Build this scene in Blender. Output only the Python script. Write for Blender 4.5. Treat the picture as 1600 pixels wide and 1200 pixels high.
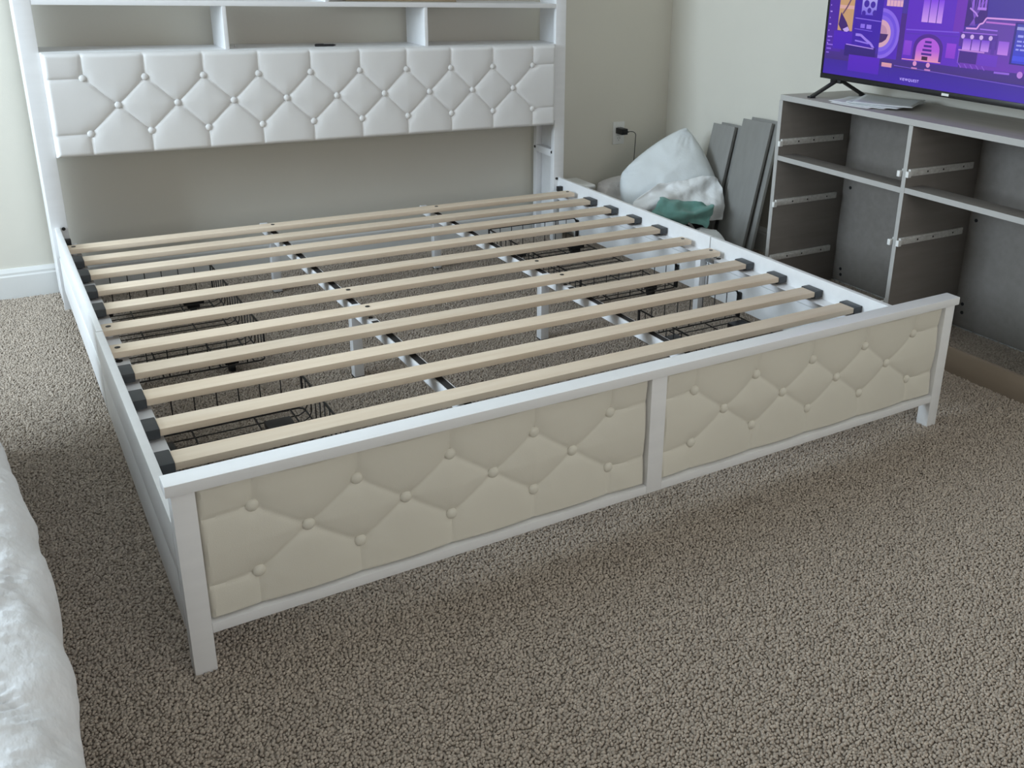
import bpy, bmesh, math, random
import numpy as np
from mathutils import Vector, Matrix, noise
random.seed(7)
S = bpy.context.scene
for o in list(bpy.data.objects):
    bpy.data.objects.remove(o)
COL = S.collection

# ------------------------------------------------------------------ camera
cd = bpy.data.cameras.new('camera')
cam = bpy.data.objects.new('camera', cd)
COL.objects.link(cam)
yaw, pit, rol = math.radians(-34.1446), math.radians(-20.1976), math.radians(2.1805)
Fv = Vector((-math.sin(yaw)*math.cos(pit), math.cos(yaw)*math.cos(pit), math.sin(pit)))
R0 = Vector((math.cos(yaw), math.sin(yaw), 0)); U0 = R0.cross(Fv)
Rv = R0*math.cos(rol) + U0*math.sin(rol); Uv = -R0*math.sin(rol) + U0*math.cos(rol)
M = Matrix((Rv, Uv, -Fv)).transposed().to_4x4()
M.translation = Vector((-0.162, -1.5315, 1.2311))
cam.matrix_world = M
cd.sensor_fit = 'HORIZONTAL'; cd.sensor_width = 36
cd.lens = 1491.62/1600*36
cd.shift_x = (800-958.63)/1600; cd.shift_y = (487.70-600)/1600
cd.clip_start = 0.02
S.camera = cam

# ------------------------------------------------------------------ world, daylight and added fill
w = bpy.data.worlds.new('sky'); S.world = w; w.use_nodes = True
bg = w.node_tree.nodes['Background']
bg.inputs[0].default_value = (0.62, 0.78, 1.0, 1); bg.inputs[1].default_value = 1.0

def area(name, loc, rot, sx, sy, power, col):
    l = bpy.data.lights.new(name, 'AREA'); l.shape = 'RECTANGLE'; l.size = sx; l.size_y = sy
    l.energy = power; l.color = col
    o = bpy.data.objects.new(name, l); o.location = loc; o.rotation_euler = rot; COL.objects.link(o)
    return o
XL, XR, YF, YB, ZC = -2.8, 2.775, -3.3, 2.388, 2.72
# daylight entering by the left wall window, plus warm fill added behind the camera
area('daylight_side_window', (XL+0.03, 1.30, 1.72), (0, math.radians(-90), 0), 1.40, 1.60, 138, (0.72, 0.865, 1.0))
area('rear_fill', (0.9, YF+0.03, 1.45), (math.radians(90), 0, 0), 1.9, 1.3, 21, (1.0, 0.92, 0.84))  # weak warm fill, added to brighten surfaces facing the camera

S.view_settings.view_transform = 'Standard'
S.view_settings.look = 'None'
S.view_settings.exposure = 0.0
S.view_settings.gamma = 1.0
S.view_settings.use_curve_mapping = False

# ------------------------------------------------------------------ materials
def mat(name, col, rough=0.5, var=0.0, vscale=8.0, stretch=(1, 1, 1), bump=0.0, bscale=200.0, metal=0.0, spec=0.5,
        sheen=0.0, emit=None, col2=None, bstretch=(1, 1, 1), rand=0.0, bdist=0.002):
    m = bpy.data.materials.new(name); m.use_nodes = True
    nt = m.node_tree; N = nt.nodes; L = nt.links
    b = N['Principled BSDF']
    b.inputs['Base Color'].default_value = (*col, 1)
    b.inputs['Roughness'].default_value = rough
    b.inputs['Metallic'].default_value = metal
    b.inputs['Specular IOR Level'].default_value = spec
    if sheen:
        b.inputs['Sheen Weight'].default_value = sheen
    tc = N.new('ShaderNodeTexCoord')
    cur = None
    if var or col2:
        mp = N.new('ShaderNodeMapping'); mp.inputs['Scale'].default_value = stretch
        L.new(tc.outputs['Object'], mp.inputs[0])
        nz = N.new('ShaderNodeTexNoise'); nz.inputs['Scale'].default_value = vscale; nz.inputs['Detail'].default_value = 6
        L.new(mp.outputs[0], nz.inputs['Vector'])
        cr = N.new('ShaderNodeValToRGB')
        c2 = col2 if col2 else tuple(c*(1-var) for c in col)
        cr.color_ramp.elements[0].position = 0.32; cr.color_ramp.elements[0].color = (*c2, 1)
        cr.color_ramp.elements[1].position = 0.68; cr.color_ramp.elements[1].color = (*col, 1)
        L.new(nz.outputs[0], cr.inputs[0]); cur = cr.outputs[0]
    if rand:
        oi = N.new('ShaderNodeObjectInfo')
        mr = N.new('ShaderNodeMapRange'); mr.inputs['To Min'].default_value = 1-rand; mr.inputs['To Max'].default_value = 1+rand
        L.new(oi.outputs['Random'], mr.inputs[0])
        hs = N.new('ShaderNodeHueSaturation')
        if cur: L.new(cur, hs.inputs['Color'])
        else: hs.inputs['Color'].default_value = (*col, 1)
        L.new(mr.outputs[0], hs.inputs['Value']); cur = hs.outputs[0]
    if cur: L.new(cur, b.inputs['Base Color'])
    if bump:
        mp2 = N.new('ShaderNodeMapping'); mp2.inputs['Scale'].default_value = bstretch
        L.new(tc.outputs['Object'], mp2.inputs[0])
        n2 = N.new('ShaderNodeTexNoise'); n2.inputs['Scale'].default_value = bscale; n2.inputs['Detail'].default_value = 3
        L.new(mp2.outputs[0], n2.inputs['Vector'])
        bp = N.new('ShaderNodeBump'); bp.inputs['Strength'].default_value = bump; bp.inputs['Distance'].default_value = bdist
        L.new(n2.outputs[0], bp.inputs['Height']); L.new(bp.outputs[0], b.inputs['Normal'])
    if emit:
        b.inputs['Emission Color'].default_value = (*emit[0], 1); b.inputs['Emission Strength'].default_value = emit[1]
    return m

WALL = mat('wall_paint', (0.72, 0.692, 0.61), 0.85, var=0.03, vscale=3, bump=0.12, bscale=260)
CEIL = mat('ceiling_paint', (0.80, 0.79, 0.76), 0.9, bump=0.1, bscale=120)
TRIM = mat('trim_paint', (0.76, 0.76, 0.74), 0.45, var=0.02)
WHITE = mat('white_painted_wood', (0.85, 0.85, 0.85), 0.34, var=0.04, vscale=6, stretch=(0.3, 6, 6), bump=0.06, bscale=90, bstretch=(0.2, 3, 3))
WMETAL = mat('white_powder_coat', (0.86, 0.86, 0.87), 0.38, var=0.02, bump=0.04, bscale=500)
LEATHER = mat('white_leatherette', (0.80, 0.79, 0.775), 0.42, var=0.02, bump=0.10, bscale=420)
CREAM = mat('cream_upholstery', (0.74, 0.705, 0.61), 0.6, var=0.05, vscale=3, bump=0.12, bscale=500, sheen=0.1)
PINE = mat('pale_pine', (0.82, 0.69, 0.54), 0.55, vscale=5, stretch=(0.8, 9, 9), col2=(0.75, 0.61, 0.46), bump=0.08, bscale=60, bstretch=(0.1, 4, 4), rand=0.07)
CAP = mat('dark_plastic_cap', (0.050, 0.055, 0.060), 0.45, var=0.15, vscale=20)
BLACK = mat('black_plastic', (0.012, 0.012, 0.013), 0.4, var=0.1)
WIRE = mat('black_wire', (0.018, 0.016, 0.014), 0.45, metal=0.3, var=0.1)
FELT = mat('black_felt_strip', (0.022, 0.020, 0.020), 0.8, var=0.2, vscale=60)
BOLT = mat('dark_bolt', (0.05, 0.048, 0.045), 0.4, metal=0.8, var=0.1)
STEEL = mat('zinc_plated_steel', (0.55, 0.55, 0.54), 0.35, metal=0.85, var=0.15, vscale=30)
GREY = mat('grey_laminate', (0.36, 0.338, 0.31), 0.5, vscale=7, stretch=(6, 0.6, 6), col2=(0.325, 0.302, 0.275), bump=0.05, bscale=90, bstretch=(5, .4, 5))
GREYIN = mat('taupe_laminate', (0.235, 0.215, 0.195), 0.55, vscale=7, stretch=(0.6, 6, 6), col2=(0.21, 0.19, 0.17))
GREYEDGE = mat('light_grey_edge', (0.46, 0.45, 0.43), 0.5, var=0.04)
TAN = mat('bare_board_tan', (0.30, 0.24, 0.18), 0.6, var=0.1, vscale=6, stretch=(1, .5, 6))
BOARD = mat('grey_drawer_front', (0.275, 0.27, 0.255), 0.5, vscale=8, stretch=(5, 5, .5), col2=(0.25, 0.245, 0.23), rand=0.04)
BOARDEDGE = mat('dark_drawer_edge', (0.14, 0.13, 0.12), 0.6, var=0.1)
SLIDE = mat('galvanised_slide', (0.72, 0.71, 0.68), 0.4, metal=0.1, vscale=90, stretch=(1, 1, 1), col2=(0.55, 0.54, 0.51))
CLIP = mat('white_plastic_clip', (0.82, 0.82, 0.80), 0.4, var=0.02)
PILLOW = mat('pale_mint_cotton', (0.73, 0.765, 0.77), 0.8, var=0.03, vscale=12, bump=0.4, bscale=14, bdist=0.012, sheen=0.2)
SHEET = mat('white_cotton', (0.80, 0.81, 0.81), 0.8, var=0.03, vscale=12, bump=0.5, bscale=26, bdist=0.012, sheen=0.2)
PINK = mat('blush_white_cotton', (0.72, 0.685, 0.67), 0.8, var=0.05, vscale=20, bump=0.6, bscale=30, bdist=0.012)
GREEN = mat('sea_green_towel', (0.16, 0.345, 0.305), 0.9, var=0.15, vscale=30, bump=0.5, bscale=900, sheen=0.2)
DARK = mat('charcoal_fabric', (0.022, 0.023, 0.026), 0.85, var=0.3, vscale=20, bump=0.3, bscale=500)
MIDG = mat('grey_webbing', (0.17, 0.165, 0.155), 0.8, var=0.2, vscale=60)
QUILT = mat('white_quilt_cotton', (0.76, 0.76, 0.765), 0.8, var=0.03, vscale=20, bump=0.5, bscale=38, bstretch=(1.5, 0.8, 1), bdist=0.008, sheen=0.15)
PAPER = mat('white_paper', (0.74, 0.75, 0.75), 0.7, var=0.03)
PAPER2 = mat('grey_envelope', (0.60, 0.62, 0.63), 0.7, var=0.04)
PLASTW = mat('white_plastic', (0.80, 0.80, 0.77), 0.35, var=0.02)
SLOT = mat('outlet_slot', (0.10, 0.10, 0.095), 0.6, var=0.1)
TVBLK = mat('gloss_black_bezel', (0.010, 0.010, 0.012), 0.25, var=0.1)
CARD = mat('tan_cardboard', (0.42, 0.34, 0.22), 0.8, var=0.1, vscale=20)
CARPET = mat('taupe_carpet', (0.45, 0.388, 0.325), 0.95, vscale=2.2, col2=(0.41, 0.348, 0.288), spec=0.1)
CARPETB = mat('taupe_carpet_backing', (0.36, 0.31, 0.255), 0.95, vscale=150, col2=(0.31, 0.262, 0.215), bump=0.8, bscale=160, spec=0.1)

# ------------------------------------------------------------------ mesh helpers
class MB:
    def __init__(s): s.bm = bmesh.new()
    def box(s, x0, x1, y0, y1, z0, z1, bev=0.0, seg=2, mtx=None):
        r = bmesh.ops.create_cube(s.bm, size=1)
        vs = r['verts']
        for v in vs:
            v.co = Vector(((x0+x1)/2+v.co.x*(x1-x0), (y0+y1)/2+v.co.y*(y1-y0), (z0+z1)/2+v.co.z*(z1-z0)))
        if mtx is not None:
            bmesh.ops.transform(s.bm, matrix=mtx, verts=vs)
        if bev:
            es = list({e for v in vs for e in v.link_edges})
            bmesh.ops.bevel(s.bm, geom=es, offset=bev, segments=seg, profile=0.6, affect='EDGES', clamp_overlap=True)
        return s
    def cyl(s, p, q, r, n=12, r2=None):
        p, q = Vector(p), Vector(q); d = q-p; L = d.length
        m = Matrix.Translation((p+q)/2) @ d.to_track_quat('Z', 'Y').to_matrix().to_4x4()
        bmesh.ops.create_cone(s.bm, cap_ends=True, segments=n, radius1=r, radius2=r if r2 is None else r2, depth=L, matrix=m)
        return s
    def tube(s, pts, r, n=6):
        pts = [Vector(p) for p in pts]
        rings = []
        prev = None
        for i, p in enumerate(pts):
            t = (pts[min(i+1, len(pts)-1)]-pts[max(i-1, 0)]).normalized()
            if prev is None:
                a = t.orthogonal().normalized()
            else:
                a = (prev-t*prev.dot(t)).normalized()
            prev = a; b = t.cross(a)
            rings.append([s.bm.verts.new(p+a*r*math.cos(2*math.pi*k/n)+b*r*math.sin(2*math.pi*k/n)) for k in range(n)])
        for i in range(len(rings)-1):
            for k in range(n):
                s.bm.faces.new((rings[i][k], rings[i][(k+1) % n], rings[i+1][(k+1) % n], rings[i+1][k]))
        s.bm.faces.new(rings[0][::-1]); s.bm.faces.new(rings[-1])
        return s
    def dome(s, c, axis, r, h, n=14, rings=4):
        c = Vector(c); q = Vector(axis).to_track_quat('Z', 'Y')
        prev = None
        for i in range(rings):
            a = math.pi/2*i/rings
            ring = [s.bm.verts.new(c+q @ Vector((r*math.cos(a)*math.cos(2*math.pi*k/n), r*math.cos(a)*math.sin(2*math.pi*k/n), h*math.sin(a)))) for k in range(n)]
            if prev:
                for k in range(n):
                    s.bm.faces.new((prev[k], prev[(k+1) % n], ring[(k+1) % n], ring[k]))
            else:
                s.bm.faces.new(ring[::-1])
            prev = ring
        t = s.bm.verts.new(c+q @ Vector((0, 0, h)))
        for k in range(n):
            s.bm.faces.new((prev[k], prev[(k+1) % n], t))
        return s
    def grid(s, fn, nu, nv, closed_u=False):
        V = [[s.bm.verts.new(fn(i/(nu if closed_u else nu-1), j/(nv-1))) for i in range(nu)] for j in range(nv)]
        for j in range(nv-1):
            for i in range(nu if closed_u else nu-1):
                s.bm.faces.new((V[j][i], V[j][(i+1) % nu], V[j+1][(i+1) % nu], V[j+1][i]))
        return V
    def build(s, name, m, parent=None, smooth=False, base=None):
        me = bpy.data.meshes.new(name)
        bmesh.ops.recalc_face_normals(s.bm, faces=s.bm.faces[:])
        s.bm.to_mesh(me); s.bm.free()
        for k in (m if isinstance(m, (list, tuple)) else [m]):
            me.materials.append(k)
        if smooth is True:
            me.polygons.foreach_set('use_smooth', [True]*len(me.polygons))
        o = bpy.data.objects.new(name, me); COL.objects.link(o)
        if smooth == 'auto':
            me.polygons.foreach_set('use_smooth', [True]*len(me.polygons))
            for e in me.edges: pass
            me.set_sharp_from_angle(angle=math.radians(38))
        if parent is not None:
            o.parent = parent
            # children are given in world coordinates
            o.matrix_parent_inverse = parent_world(parent).inverted()
        return o

def parent_world(o):
    m = o.matrix_basis.copy()
    if o.parent is not None:
        return parent_world(o.parent) @ o.matrix_parent_inverse @ m
    return m

def box(name, m, parent, x0, x1, y0, y1, z0, z1, bev=0.0015, seg=2):
    return MB().box(x0, x1, y0, y1, z0, z1, bev, seg).build(name, m, parent, smooth='auto' if bev else False)

def tag(o, label, cat, group=None):
    o['label'] = label; o['category'] = cat
    if group: o['group'] = group
    return o
def thing(name, label, cat, loc, group=None):
    o = bpy.data.objects.new(name, None); COL.objects.link(o); o.location = loc; o.empty_display_size = 0.05
    return tag(o, label, cat, group)
def struct(o):
    o['kind'] = 'structure'; return o
def share(src, name, parent, loc):
    """copy of a mesh placed by an offset in world space"""
    o = src.copy(); COL.objects.link(o); o.name = name
    o.parent = parent
    o.matrix_parent_inverse = parent_world(parent).inverted()
    o.location = Vector(loc)
    return o

# ------------------------------------------------------------------ room shell
struct(box('floor', CARPETB, None, XL-0.1, XR+0.1, YF-0.1, YB+0.1, -0.06, 0.0, 0))
struct(box('ceiling', CEIL, None, XL-0.1, XR+0.1, YF-0.1, YB+0.1, ZC, ZC+0.08, 0))
struct(box('wall_back', WALL, None, XL-0.1, XR+0.1, YB, YB+0.1, 0, ZC, 0))
struct(box('wall_right', WALL, None, XR, XR+0.1, YF-0.1, YB, 0, ZC, 0))
wl = MB()
for a in ((YF-0.1, 0.48, 0, ZC), (2.12, YB, 0, ZC), (0.48, 2.12, 0, 1.0), (0.48, 2.12, 2.44, ZC)):
    wl.box(XL-0.1, XL, *a)
struct(wl.build('wall_left', WALL))
wf = MB()  # front wall, opened for the added rear window
for x0, x1, z0, z1 in ((XL-0.1, -0.07, 0, ZC), (1.87, XR+0.1, 0, ZC), (-0.07, 1.87, 0, 0.78), (-0.07, 1.87, 2.12, ZC)):
    wf.box(x0, x1, YF-0.1, YF, z0, z1)
struct(wf.build('wall_front', WALL))
def window(name, fn):
    f = MB()
    for b in fn: f.box(*b, 0.003)
    return struct(f.build(name, TRIM, None, smooth='auto'))
window('window_1', [(XL-0.09, XL-0.03, 0.48, 0.53, 1.0, 2.44), (XL-0.09, XL-0.03, 2.07, 2.12, 1.0, 2.44), (XL-0.09, XL-0.03, 0.53, 2.07, 1.0, 1.05),
                    (XL-0.09, XL-0.03, 0.53, 2.07, 2.39, 2.44), (XL-0.09, XL-0.03, 1.28, 1.32, 1.05, 2.39)])
window('added_rear_window', [(-0.07, -0.02, YF-0.09, YF-0.03, 0.78, 2.12), (1.82, 1.87, YF-0.09, YF-0.03, 0.78, 2.12), (-0.02, 1.82, YF-0.09, YF-0.03, 0.78, 0.83),  # unseen window frame, added to go with the rear fill
                    (-0.02, 1.82, YF-0.09, YF-0.03, 2.07, 2.12), (0.88, 0.92, YF-0.09, YF-0.03, 0.83, 2.07)])
def baseboard(name, along, a0, a1, face, sgn):
    # stepped moulding profile: flat board, then a slimmer lip on top
    prof = [(0, 0), (0.0155, 0), (0.0155, 0.084), (0.0125, 0.090), (0.0125, 0.098), (0.006, 0.112), (0, 0.112)]
    b = MB(); rings = []
    for a in (a0, a1):
        rings.append([b.bm.verts.new((a, face+sgn*d, z) if along == 'x' else (face+sgn*d, a, z)) for d, z in prof])
    n = len(prof)
    for k in range(n):
        b.bm.faces.new((rings[0][k], rings[0][(k+1) % n], rings[1][(k+1) % n], rings[1][k]))
    b.bm.faces.new(rings[0][::-1]); b.bm.faces.new(rings[1])
    return struct(b.build(name, TRIM))
baseboard('baseboard_back', 'x', XL, XR, YB, -1)
baseboard('baseboard_right', 'y', YF, YB-0.016, XR, -1)
baseboard('baseboard_left', 'y', YF, YB-0.016, XL, 1)

# ------------------------------------------------------------------ carpet pile (uncountable tufts)
sp = 0.0052
xs = np.arange(-0.62, XR-0.004, sp); ys = np.arange(-1.25, YB-0.018, sp)
gx, gy = np.meshgrid(xs, ys)
rng = np.random.default_rng(3)
px = (gx+rng.uniform(-.5, .5, gx.shape)*sp).ravel(); py = (gy+rng.uniform(-.5, .5, gx.shape)*sp).ravel()
keep = (px < XR-0.022) & (py < YB-0.02)
px, py = px[keep], py[keep]
me = bpy.data.meshes.new('carpet_pile')
me.vertices.add(len(px))
me.vertices.foreach_set('co', np.stack([px, py, rng.uniform(0.001, 0.0042, len(px))], 1).astype(np.float32).ravel())
# the way the pile leans changes in broad brushed patches
def lowfreq(x, y, s, ph):
    return (np.sin(x*s*2.1+ph+1.3*np.sin(y*s*1.3+ph))+np.sin(y*s*1.7-ph*2+1.1*np.sin(x*s*0.9+2*ph)))*0.5
lean_x = 0.45*lowfreq(px, py, 2.2, 0.7)+rng.normal(0, .42, len(px))
lean_y = 0.45*lowfreq(px, py, 1.8, 2.1)+rng.normal(0, .42, len(px))
at = me.attributes.new('lean', 'FLOAT_VECTOR', 'POINT')
at.data.foreach_set('vector', np.stack([lean_x, lean_y, rng.uniform(0, 6.28, len(px))], 1).astype(np.float32).ravel())
at = me.attributes.new('grow', 'FLOAT', 'POINT')
at.data.foreach_set('value', rng.uniform(0.72, 1.3, len(px)).astype(np.float32))
pile = bpy.data.objects.new('carpet_pile', me); COL.objects.link(pile)
me.materials.append(CARPET)
pile['kind'] = 'stuff'; tag(pile, 'taupe cut-pile carpet tufts covering the bedroom floor', 'carpet')
ng = bpy.data.node_groups.new('tufts', 'GeometryNodeTree')
ng.interface.new_socket('Geometry', in_out='INPUT', socket_type='NodeSocketGeometry')
ng.interface.new_socket('Geometry', in_out='OUTPUT', socket_type='NodeSocketGeometry')
n = ng.nodes; l = ng.links
gi = n.new('NodeGroupInput'); go = n.new('NodeGroupOutput')
ico = n.new('GeometryNodeMeshIcoSphere'); ico.inputs['Radius'].default_value = 0.0032; ico.inputs['Subdivisions'].default_value = 1
tr = n.new('GeometryNodeTransform'); tr.inputs['Scale'].default_value = (0.95, 0.95, 1.25)
sm = n.new('GeometryNodeSetMaterial'); sm.inputs['Material'].default_value = CARPET
ss = n.new('GeometryNodeSetShadeSmooth')
ip = n.new('GeometryNodeInstanceOnPoints')
na = n.new('GeometryNodeInputNamedAttribute'); na.data_type = 'FLOAT_VECTOR'; na.inputs['Name'].default_value = 'lean'
nb = n.new('GeometryNodeInputNamedAttribute'); nb.data_type = 'FLOAT'; nb.inputs['Name'].default_value = 'grow'
l.new(ico.outputs['Mesh'], tr.inputs['Geometry']); l.new(tr.outputs[0], ss.inputs[0]); l.new(ss.outputs[0], sm.inputs['Geometry'])
l.new(gi.outputs[0], ip.inputs['Points']); l.new(sm.outputs[0], ip.inputs['Instance'])
l.new(na.outputs[0], ip.inputs['Rotation']); l.new(nb.outputs[0], ip.inputs['Scale'])
l.new(ip.outputs[0], go.inputs[0])
md = pile.modifiers.new('tufts', 'NODES'); md.node_group = ng
# each tuft a little lighter or darker
nt = CARPET.node_tree
oi = nt.nodes.new('ShaderNodeObjectInfo'); mr = nt.nodes.new('ShaderNodeMapRange')
mr.inputs['To Min'].default_value = 0.80; mr.inputs['To Max'].default_value = 1.2
nt.links.new(oi.outputs['Random'], mr.inputs[0])
hs = nt.nodes.new('ShaderNodeHueSaturation'); nt.links.new(mr.outputs[0], hs.inputs['Value'])
bs = nt.nodes['Principled BSDF']; nt.links.new(bs.inputs['Base Color'].links[0].from_socket, hs.inputs['Color'])
nt.links.new(hs.outputs[0], bs.inputs['Base Color'])

# ------------------------------------------------------------------ bed frame
W = 2.03
bed = thing('slatted_bed', 'white king size bed frame with tufted shelf headboard and bare pine slats', 'bed', (W/2, 1.07, 0))

def tufted(name, m, parent, x0, x1, z0, z1, yback, depth, btn_rows, puff, edge_r, res, plump=0.03, groove=0.0):
    """button-tufted cushion facing -y; btn_rows = (top, middle, bottom) lists of (x, z)"""
    top, mid, bot = btn_rows
    seg = []
    for (x, z) in top: seg.append((x, z, x+0.002, z1+0.01))
    for (x, z) in bot: seg.append((x, z, x-0.002, z0-0.01))
    for row in (top, bot):
        for (x, z) in row:
            for (u, v) in mid:
                if abs(u-x) < 0.13: seg.append((x, z, u, v))
    for (x, z) in (top[0], bot[0]): seg.append((x, z, x0-0.01, z-0.004))
    for (x, z) in (top[-1], bot[-1]): seg.append((x, z, x1+0.01, z+0.004))
    nx = int((x1-x0)/res)+1; nz = int((z1-z0)/res)+1
    X = np.linspace(x0, x1, nx); Z = np.linspace(z0, z1, nz)
    # denser at the rim
    gx, gz = np.meshgrid(X, Z)
    d = np.full(gx.shape, 9.0)
    for a, b, c, e in seg:
        dx, dz = c-a, e-b; t = np.clip(((gx-a)*dx+(gz-b)*dz)/(dx*dx+dz*dz), 0, 1)
        d = np.minimum(d, np.hypot(gx-a-t*dx, gz-b-t*dz))
    h = puff*(1-np.exp(-d/plump)) - groove*np.exp(-(d/0.0038)**2)
    for (x, z) in top+mid+bot:
        r = np.hypot(gx-x, gz-z)
        h -= 0.0055*np.exp(-(r/0.020)**2)
    e = np.minimum(np.minimum(gx-x0, x1-gx), np.minimum(gz-z0, z1-gz))
    k = np.clip(1-e/edge_r, 0, 1)
    h = h*np.clip(e/edge_r*1.6, 0, 1) - edge_r*(1-np.sqrt(np.clip(1-k*k, 0, 1)))
    yf = yback-depth
    b = MB()
    V = [[b.bm.verts.new((gx[j, i], yf-h[j, i], gz[j, i])) for i in range(nx)] for j in range(nz)]
    for j in range(nz-1):
        for i in range(nx-1):
            b.bm.faces.new((V[j][i], V[j][i+1], V[j+1][i+1], V[j+1][i]))
    ring = [V[0][i] for i in range(nx)]+[V[j][nx-1] for j in range(1, nz)]+[V[nz-1][i] for i in range(nx-2, -1, -1)]+[V[j][0] for j in range(nz-2, 0, -1)]
    back = [b.bm.verts.new((v.co.x, yback, v.co.z)) for v in ring]
    for k in range(len(ring)):
        b.bm.faces.new((ring[k], ring[(k+1) % len(ring)], back[(k+1) % len(ring)], back[k]))
    b.bm.faces.new(back)
    o = b.build(name, m, parent, smooth='auto')
    proto = None
    for (x, z) in top+mid+bot:
        i = int(round((x-x0)/(x1-x0)*(nx-1))); j = int(round((z-z0)/(z1-z0)*(nz-1)))
        y = yf+0.0035
        if proto is None:
            proto = MB().dome((x, y, z), (0, -1, 0), 0.0122, 0.0070).build('button', m, o, smooth='auto'); p0 = Vector((x, y, z))
        else:
            share(proto, 'button', o, Vector((x, y, z))-p0)
    return o

# footboard
Hf, hr = 0.395, 0.022
box('footboard_top_rail', WHITE, bed, 0, W, 0, 0.045, Hf-hr, Hf, 0.002)
LEG = []
for x0 in (0.0085, W-0.0085-0.038):
    box('footboard_leg', WHITE, bed, x0, x0+0.038, 0.0063, 0.044, 0, Hf-hr, 0.0015)
box('footboard_centre_post', WHITE, bed, 0.991, 1.033, 0.0063, 0.040, 0.0815, Hf-hr, 0.0012)
box('footboard_bottom_rail', WHITE, bed, 0.0465, 0.991, 0.0066, 0.038, 0.0815, 0.1015, 0.0012)
box('footboard_bottom_rail', WHITE, bed, 1.033, W-0.0465, 0.0066, 0.038, 0.0815, 0.1015, 0.0012)
box('footboard_backing', WHITE, bed, 0.0465, 0.9905, 0.030, 0.036, 0.1015, Hf-hr, 0)
box('footboard_backing', WHITE, bed, 1.0335, W-0.0465, 0.030, 0.036, 0.1015, Hf-hr, 0)
for xa, xb, b0 in ((0.0475, 0.990, 0.1375), (1.034, W-0.0475, 1.1245)):
    st = 0.1885
    tufted('footboard_cushion', CREAM, bed, xa, xb, 0.1018, Hf-hr-0.0006, 0.030, 0.012,
           ([(b0+k*st, 0.3085) for k in range(5)], [(b0+st/2+k*st, 0.240) for k in range(4)], [(b0+k*st, 0.173) for k in range(5)]),
           0.0085, 0.010, 0.0042, plump=0.040, groove=0.0016)

# side rails, each in two lengths, with the ledge the slats lie on
for sd in (0, 1):
    def X(a, b): return (a, b) if sd == 0 else (W-b, W-a)
    for k, (y0, y1) in enumerate(((0.044, 1.052), (1.056, 2.155))):
        off = 0.0 if k else 0.003
        r = box('side_rail', WHITE, bed, *X(0.0075-off+0.003, 0.0255), y0, y1, 0.200, 0.3025, 0.002)
        box('slat_ledge', WMETAL, r, *X(0.0255, 0.068), y0+0.006, y1-0.006, 0.2395, 0.2425, 0)
        box('ledge_flange', WMETAL, r, *X(0.0255, 0.0285), y0+0.006, y1-0.006, 0.205, 0.2395, 0)
    box('joint_plate', STEEL, bed, *X(0.0285, 0.0315), 1.02, 1.09, 0.208, 0.238, 0.001)
    box('joint_leg', WMETAL, bed, *X(0.027, 0.055), 1.066, 1.094, 0, 0.2395, 0.0015)
    box('corner_bracket', BLACK, bed, *X(0.026, 0.050), 2.105, 2.125, 0.247, 0.270, 0.003)
    for yb_ in (1.035, 1.000, 0.977):
        MB().cyl((X(0.045, 0.045)[0], yb_, 0.2420), (X(0.045, 0.045)[0], yb_, 0.2445), 0.0085, 14).build('ledge_bolt', BOLT, bed, smooth='auto')

# two lengthwise support beams with felt strips and feet
for xc in (0.699, 1.349):
    for (y0, y1) in ((0.040, 1.010), (1.014, 2.150)):
        b = box('support_beam', WMETAL, bed, xc-0.014, xc+0.014, y0, y1, 0.212, 0.2425, 0.0015)
        s0, s1 = (y0+0.02, y1-0.06) if y0 < 1 else (y0+0.10, y1-0.07)
        box('felt_strip', FELT, b, xc-0.009, xc+0.009, s0, s1, 0.2425, 0.2440, 0)
        MB().cyl((xc, s1+0.03 if y0 < 1 else s0-0.03, 0.2425), (xc, s1+0.03 if y0 < 1 else s0-0.03, 0.245), 0.006, 12).build('beam_bolt', BOLT, b, smooth='auto')
    for yl in (0.16, 1.125, 2.02):
        lg = box('support_leg', WMETAL, bed, xc-0.015, xc+0.015, yl-0.015, yl+0.015, 0.004, 0.212, 0.0015)
        box('foot_pad', BLACK, lg, xc-0.016, xc+0.016, yl-0.016, yl+0.016, 0.0, 0.008, 0.001)
    MB().cyl((xc-0.0165, 1.09, 0.226), (xc-0.014, 1.09, 0.226), 0.006, 12).build('beam_bolt', BOLT, bed, smooth='auto')

# eleven pine slats: caps on eight, screws in three
SY = [1.974, 1.819, 1.657, 1.488, 1.314, 1.138, 0.971, 0.813, 0.649, 0.483, 0.317]
sw, zt, zb = 0.058, 0.2700, 0.2532
for k, y in enumerate(SY):
    screwed = k in (0, 5, 6)
    xa, xb = (0.030, W-0.044) if screwed else (0.032, W-0.032)
    bow = 0.0010*random.uniform(-1, 1)
    zz = 0.0
    s = MB().box(xa, xb, y, y+sw, zb, zt, 0.0022, 2).build('slat', PINE, bed, smooth='auto')
    if screwed:
        for x in (0.048, 0.699, 1.349, W-0.062):
            MB().cyl((x, y+sw*0.55, zt-0.001), (x, y+sw*0.55, zt+0.0012), 0.0068, 14).build('slat_screw', BOLT, s, smooth='auto')
        for x in (0.048, W-0.062):
            MB().cyl((x, y+sw*0.5, 0.2425), (x, y+sw*0.5, zb), 0.009, 12).build('slat_spacer', WMETAL, s, smooth='auto')
    else:
        for x0, x1 in ((0.0262, 0.0600), (W-0.0600, W-0.0262)):
            c = MB().box(x0, x1, y-0.0035, y+sw+0.0035, zb-0.004, zt+0.0030, 0.0030, 2)
            c.build('end_cap', CAP, s, smooth='auto')
            xm = (x0+x1)/2
            box('cap_peg', CAP, s, xm-0.010, xm+0.010, y+0.015, y+sw-0.015, 0.2425, zb-0.003, 0.001)

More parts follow.
